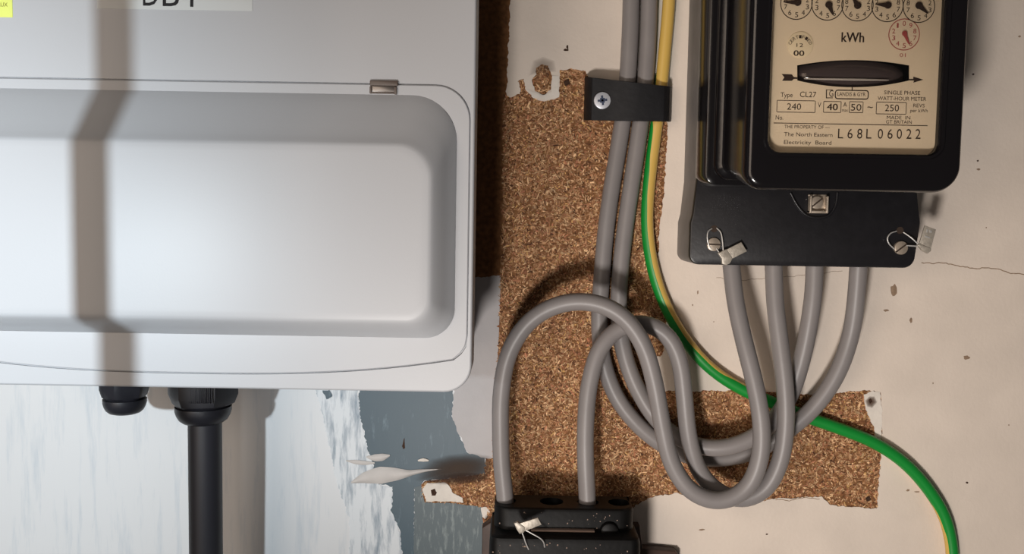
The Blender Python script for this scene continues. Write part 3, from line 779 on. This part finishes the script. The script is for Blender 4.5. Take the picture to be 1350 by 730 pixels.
put_text(P, '40', 1090, 1104, 145.2, 8.4, e); put_text(P, '40', 1090.5, 1104.5, 145.2, 8.4, e+.02); put_text(P, 'A', 1111.5, 1116.5, 140.5, 5.5, e); put_text(P, 'max', 1110, 1117.8, 147.2, 4.2, e)
put_text(P, '50', 1121.5, 1135.5, 145.8, 8.6, e); put_text(P, '~', 1143.5, 1150.5, 145, 9, e); put_text(P, '250', 1166.5, 1185, 146.6, 8.6, e)
put_text(P, 'REVS', 1204, 1219, 141.4, 4.6, e); put_text(P, 'per kWh', 1200, 1223, 148, 4.4, e)
put_text(P, 'No.', 1022.5, 1032.5, 157.6, 5.6, e)
put_text(P, 'MADE  IN', 1169, 1200, 157.2, 4.4, e); put_text(P, 'GT BRITAIN', 1168, 1202, 163, 4.4, e)
q_ = MB(); stroke(q_, [W(1020, 162, e), W(1223, 165.6, e)], .36, e); q_.build('printed_line', M['print'], plate, None, False)
put_text(P, 'THE PROPERTY OF —', 1034, 1094, 169.4, 4.2, e); put_text(P, 'The North Eastern', 1033.5, 1097.5, 179.8, 5, e); put_text(P, 'Electricity  Board', 1033.5, 1096, 190.2, 5, e)
SN = MB()
for ch, x in zip('L68L06022', (1108, 1120.5, 1133.2, 1145.2, 1160.4, 1173.2, 1185.4, 1198, 1210)):
    put_text(SN, ch, x-3.4, x+3.4, 182.4+(x-1108)*.006, 12.6, e)
# arrow through the rotor window
def poly_px(mbp, pts, dd=None): mbp.flat([Wp(pts, dd or e)], dd or e)
mb = MB(); poly_px(mb, [(1030.5, 97.5), (1044, 98), (1046.5, 101.5), (1052, 102), (1052, 104), (1046.5, 104), (1044, 106.5), (1031, 106.5), (1034, 102)]); mb.build('arrow_tail', M['print'], plate, None, False)
mb = MB(); poly_px(mb, [(1198, 104), (1204, 104), (1204, 101), (1217.5, 105), (1204, 109), (1205, 106), (1198, 106)]); mb.build('arrow_head', M['print'], plate, None, False)
# worn lettering pieces drawn in the print colour
SN.build('serial_number', M['print'], plate, None, False)
tag(P.build('lettering', M['print'], plate, None, False), kind='stuff')
RD.build('red_lettering', M['red_print'], plate, None, False)
def pointer(cx, cy, ang_deg, ln, material, w=2.0):
    a = R(ang_deg); ux, uy = math.cos(a), -math.sin(a); vx, vy = -uy, ux
    f = e+1.0; pts_ = []
    hub = [(cx+w*2.6*math.cos(a+R(t)), cy-w*2.6*math.sin(a+R(t))) for t in range(40, 321, 20)]
    tipw = w*.75
    pts_ = [(cx+ux*ln-vx*0.3, cy+uy*ln-vy*.3), (cx+ux*ln*.75+vx*-tipw, cy+uy*ln*.75+vy*-tipw)] + hub[::1] + [(cx+ux*ln*.75+vx*tipw, cy+uy*ln*.75+vy*tipw), (cx+ux*ln+vx*.3, cy+uy*ln+vy*.3)]
    mb_ = MB(); q = Wp(pts_, f); mb_.flat([q], f, .5)
    c = W3(cx, cy, f); mb_.cyl(c+Vector((0, 1.0, 0)), (0, -1, 0), .7, .7, 1.4, 12)
    mb_.build('pointer', material, plate, None)
for (cx, cy, an, ln) in ((1052, 3, 178, 19), (1093, 6, -68, 15), (1131, 7, 122, 14), (1171, 6.5, 176, 16.5), (1212, 7, -42, 16)):
    pointer(cx, cy, an, ln, M['print'], 1.8)
pointer(1193, 44, -68, 15, M['red_print'], 1.3)
c = W3(1055, 59, d)
stk = MB().cyl(c, (0, -1, 0), 6.2, 6.2, .5, 40, .2).build('certification_disc', M['sticker'], plate)
mb = MB(); f = d+.6
for k, ch in enumerate('CERTIFIED'):
    a = R(158-k*17); put_text(mb, ch, 1055+12.4*math.cos(a)-1.7, 1055+12.4*math.cos(a)+1.7, 61-11.5*math.sin(a)+1, 4.2, f, a-math.pi/2)
put_text(mb, '12', 1050, 1058.8, 62, 4.8, f); put_text(mb, '00', 1046, 1059.8, 73.6, 7, f); put_text(mb, '00', 1046.6, 1060.3, 73.6, 7, f+.02)
mb.build('lettering', M['print'], stk, None, False)

# screws on the terminal cover
def slot_screw(px, py, r, ang, dd, parent):
    c = W3(px, py, dd); mb_ = MB().cyl(c+Vector((0, 1, 0)), (0, -1, 0), r, r, 2.6, 28, .5)
    s_ = mb_.build('screw', M['nickel'], parent)
    a = R(ang); ux, uz = math.cos(a), math.sin(a); L, w = r*.97, .42
    q = [(c.x+ux*L-uz*w, c.z+uz*L+ux*w), (c.x-ux*L-uz*w, c.z-uz*L+ux*w), (c.x-ux*L+uz*w, c.z-uz*L-ux*w), (c.x+ux*L+uz*w, c.z+uz*L-ux*w)]
    MB().plate(q, dd+1.2, dd+1.68, 0).build('screw_slot', M['slot'], s_, None)
slot_screw(940.5, 322, 3.85, -2, TC, tcov); slot_screw(1187, 326.5, 3.85, 38, TC, tcov); slot_screw(1076, 267, 3.6, 40, TC+1.5, tcov)
# square sealing cup around the middle screw
c = W3(1077, 268.5, TC); mb = MB(); h = 5.2
mb.box(c.x-h, c.x+h, TC-.5, TC+.7, c.z-h+.3, c.z+h, .2)
mb.box(c.x-h, c.x-h+1.1, TC, TC+4.2, c.z-h, c.z+h-1, .2); mb.box(c.x+h-1.1, c.x+h, TC, TC+4.2, c.z-h, c.z+h-1, .2); mb.box(c.x-h, c.x+h, TC, TC+3.6, c.z-h-.2, c.z-h+1.3, .2)
mb.build('sealing_cup', M['nickel'], tcov)
mb = MB(); V = []
ringp = []
for (x, y, dd) in [(1042, 254, TC+.2), (1052, 272, TC+.4), (1064, 284, TC+.4), (1077, 287, TC+.4), (1092, 284, TC+.3), (1101, 272, TC+.2), (1104, 254, TC)]: ringp.append(W3(x, y, dd))
mb.tube(spline(ringp, 1.5), .8, 8); mb.build('cup_rim', M['bakelite_m'], tcov, 60)
for (x, y) in ((941.5, 301.5), (1186.5, 303.5)):
    MB().cyl(W3(x, y, TC)+Vector((0, .5, 0)), (0, -1, 0), 2.2, 2.0, .62, 20).build('seal_hole', M['slot'], tcov)

# ================================================================== WIRE SEALS
def seal(label, wires, crimp, tagpoly, dd, group=None, marks=()):
    cpt = W3(sum(p[0] for p in crimp)/len(crimp), sum(p[1] for p in crimp)/len(crimp), dd)
    s_ = thing('wire_seal', label, 'seal', cpt, group)
    for w in wires:
        MB().tube(spline([W3(*p) for p in w], .8), .42, 8).build('wire', M['wire'], s_, 60)
    def ccw(p):
        a = sum(p[i-1][0]*p[i][1]-p[i][0]*p[i-1][1] for i in range(len(p))); return p if a > 0 else p[::-1]
    MB().plate(ccw(Wp(crimp, dd)), dd-1.0, dd+1.1, .5).build('crimp', M['lead'], s_, 30)
    t_ = MB().plate(ccw(Wp(tagpoly, dd)), dd-.5, dd+.6, .2).build('seal_tag', M['lead'], s_, 30)
    if marks:
        mm_ = MB()
        for q in marks: mm_.plate(ccw(Wp(q, dd)), dd+.5, dd+.85, .1)
        mm_.build('stamped_mark', M['wire'], t_, None)
    return s_
seal('wire seal with a plain flat tag on the left screw of the meter terminal cover',
     [[(939, 330, TC+1.2), (934, 322, TC+1.6), (932.5, 312, TC+2), (934, 304.5, TC+1.6), (938.5, 301, TC+.4)], [(945, 300.5, TC+.4), (950, 306, TC+1.8), (952.5, 318, TC+2.4), (953.5, 330, TC+2.6)], [(944.5, 327.5, TC+1.5), (949, 334, TC+2.4)]],
     [(946, 333.5), (957.5, 328), (965.5, 340.5), (962, 347), (957, 349.5), (951.5, 347.5), (951, 341)], [(957, 329), (977, 319), (984.5, 331), (964, 341.5)], TC+2.8,
     marks=[[(953, 334.5), (958, 333.5), (960.5, 338), (956, 339.5)]])
seal('wire seal with a stamped flat tag on the right screw of the meter terminal cover',
     [[(1179, 328, TC+1.4), (1172, 321, TC+1.8), (1170, 314, TC+2), (1174, 307.5, TC+1.8), (1182, 304.5, TC+.4)], [(1191, 306, TC+.4), (1201, 313, TC+2.2), (1211, 322, TC+2.8)], [(1195, 323.5, TC+1.8), (1203, 324, TC+2.4), (1211, 324.5, TC+2.8)]],
     [(1208.5, 322.5), (1212, 321), (1227, 327), (1226.5, 331), (1222, 334), (1215, 330)], [(1219, 297), (1233.5, 302.5), (1226, 331), (1212, 320)], TC+3,
     marks=[[(1218.5, 310), (1225.5, 312.5), (1225, 314.5), (1218, 312)], [(1221, 302), (1223, 302.5), (1222, 306.5), (1220, 306)], [(1225, 303), (1228, 304), (1227.5, 307), (1224.5, 306)]])

# ================================================================== SERVICE CUT-OUT
CU, CL = 44.0, 56.0
cut = thing('service_cutout', 'dusty black fused cut-out block where the two grey cable loops enter', 'fuse holder', W3(745, 1000, 0))
ux0, ux1 = wx(651, 690, CU), wx(837, 690, CU); uz0 = wz(745, 704, CU); uz1 = wz(745, 671, CU)
sock = [(666, 30, 6.3), (727, 30, 7.0), (775, 30, 6.3), (816, 30, 6.5)]
# shroud: vertical extrusion with rounded plan and round cable sockets in its top
def plan(x0, x1, d0, d1, r, n=6): return [(x, -dd) for x, dd in rrect(x0, d0, x1, d1, (.5, .5) + (r, r), n)]
po = plan(ux0, ux1, 17, CU, 9)
def pin(p, q): return [(x, -dd) for x, dd in inset([(x, -y) for x, y in p], q)]
mb = MB()
mb.loft([[(x, y, uz0-6) for x, y in po], [(x, y, uz1-2.0) for x, y in po], [(x, y, uz1-.6) for x, y in pin(po, .6)], [(x, y, uz1) for x, y in pin(po, 2.0)]], True, False)
hl = []
for (sx, sd, sr) in sock:
    xx = wx(sx, 668, sd); hl.append([(xx+sr*math.cos(2*math.pi*i/20), -sd+sr*math.sin(2*math.pi*i/20)) for i in range(20)])
top = pin(po, 2.0); loops = [top]+hl
tris = tessellate_polygon([[Vector((x, y, 0)) for x, y in lp] for lp in loops]); allp = [p for lp in loops for p in lp]
mb.add([(x, y, uz1) for x, y in allp], [tuple(t) for t in tris])
for lp in hl: mb.loft([[(x, y, uz1) for x, y in lp], [(x, y, uz1-12) for x, y in lp]], False, True)
sh = mb.build('terminal_shroud', M['cutout'], cut, 40)
# fuse carrier below
lx0_, lx1_ = wx(645, 715, CL), wx(846, 715, CL); lzt = wz(745, 709, CL); 
po2 = plan(lx0_, lx1_, 12, CL, 6)
mb = MB(); zbot = lzt-85
mb.loft([[(x, y, zbot) for x, y in pin(po2, -2)], [(x, y, lzt-4) for x, y in po2], [(x, y, lzt-1.2) for x, y in pin(po2, .8)], [(x, y, lzt) for x, y in pin(po2, 2.8)]])
fc = mb.build('fuse_carrier', M['cutout'], cut, 40)
x0_ = wx(700, 703, CU+2); x1_ = wx(784, 703, CU+2)
MB().box(x0_, x1_, CU-.5, CU+3.5, lzt+.2, lzt+1.3, .4).build('dusty_ledge', M['dust'], cut)
# moulded boss at the right of the shroud
cb = W3(803, 699, CU); MB().cyl(cb+Vector((0, 3, 0)), (0, -1, 0), 6, 5.2, 6.0, 24, 1.5).build('moulded_boss', M['cutout'], cut)
# brown base plate
bb0, bb1 = wx(636, 700, 4), wx(893, 724, 4)
bp = [(bb0, zbot), (bb1, zbot), (bb1, wz(880, 724, 4)-1.5), (bb1-2, wz(880, 724, 4)+.6), (wx(846, 720, 4), wz(846, 719, 4)), (wx(842, 690, 4), wz(842, 690, 4)), (bb0+5, wz(650, 685, 4)), (bb0, wz(638, 692, 4))]
MB().plate(bp, .9, 9, .8).build('base_plate', M['cutout_brown'], cut)
# dust specks: countless
V = []; F = []
for k in range(90):
    if k < 30:
        x = random.uniform(ux0+2, ux1-2); z = random.uniform(uz0, uz1-2); y = -CU-.08; s_ = random.uniform(.12, .45)
        q = [(x-s_, y, z-s_*.6), (x+s_*.7, y, z-s_), (x+s_, y, z+s_*.7), (x-s_*.5, y, z+s_)]
    else:
        x = random.uniform(lx0_+2, lx1_-2); z = random.uniform(lzt-26, lzt-3); y = -CL-.25; s_ = random.uniform(.12, .5)
        q = [(x-s_, y, z-s_*.6), (x+s_*.7, y, z-s_), (x+s_, y, z+s_*.7), (x-s_*.5, y, z+s_)]
    n = len(V); V += q; F.append((n, n+1, n+2, n+3))
tag(build('dust_specks', V, F, M['dust'], cut, None, None, False), kind='stuff')
seal('wire seal with two loose wire ends hanging on the dusty black cut-out',
     [[(686, 697, CL+1.5), (690, 706, CL+1.6), (693, 715, CL+1.2), (697, 724, CL+.6)], [(692, 698, CL+1.5), (703, 704, CL+2), (713, 710, CL+2), (717, 715, CL+1.4), (718, 721, CL+.6)]],
     [(677.5, 689), (682, 687), (692, 694), (691, 701), (685, 703), (681, 697)], [(683, 690), (709, 682), (714, 691), (691, 700)], CL+1.6)

# ================================================================== slim post standing in front, out of the picture to the left
pst = MB().cyl(Vector((-221, -240, -420)), (0, 0, 1), 6.2, 6.2, 840, 24).build('slim_post', M['post'], None)
tag(pst, 'slim grey vertical post standing in front of the distribution board', 'post')
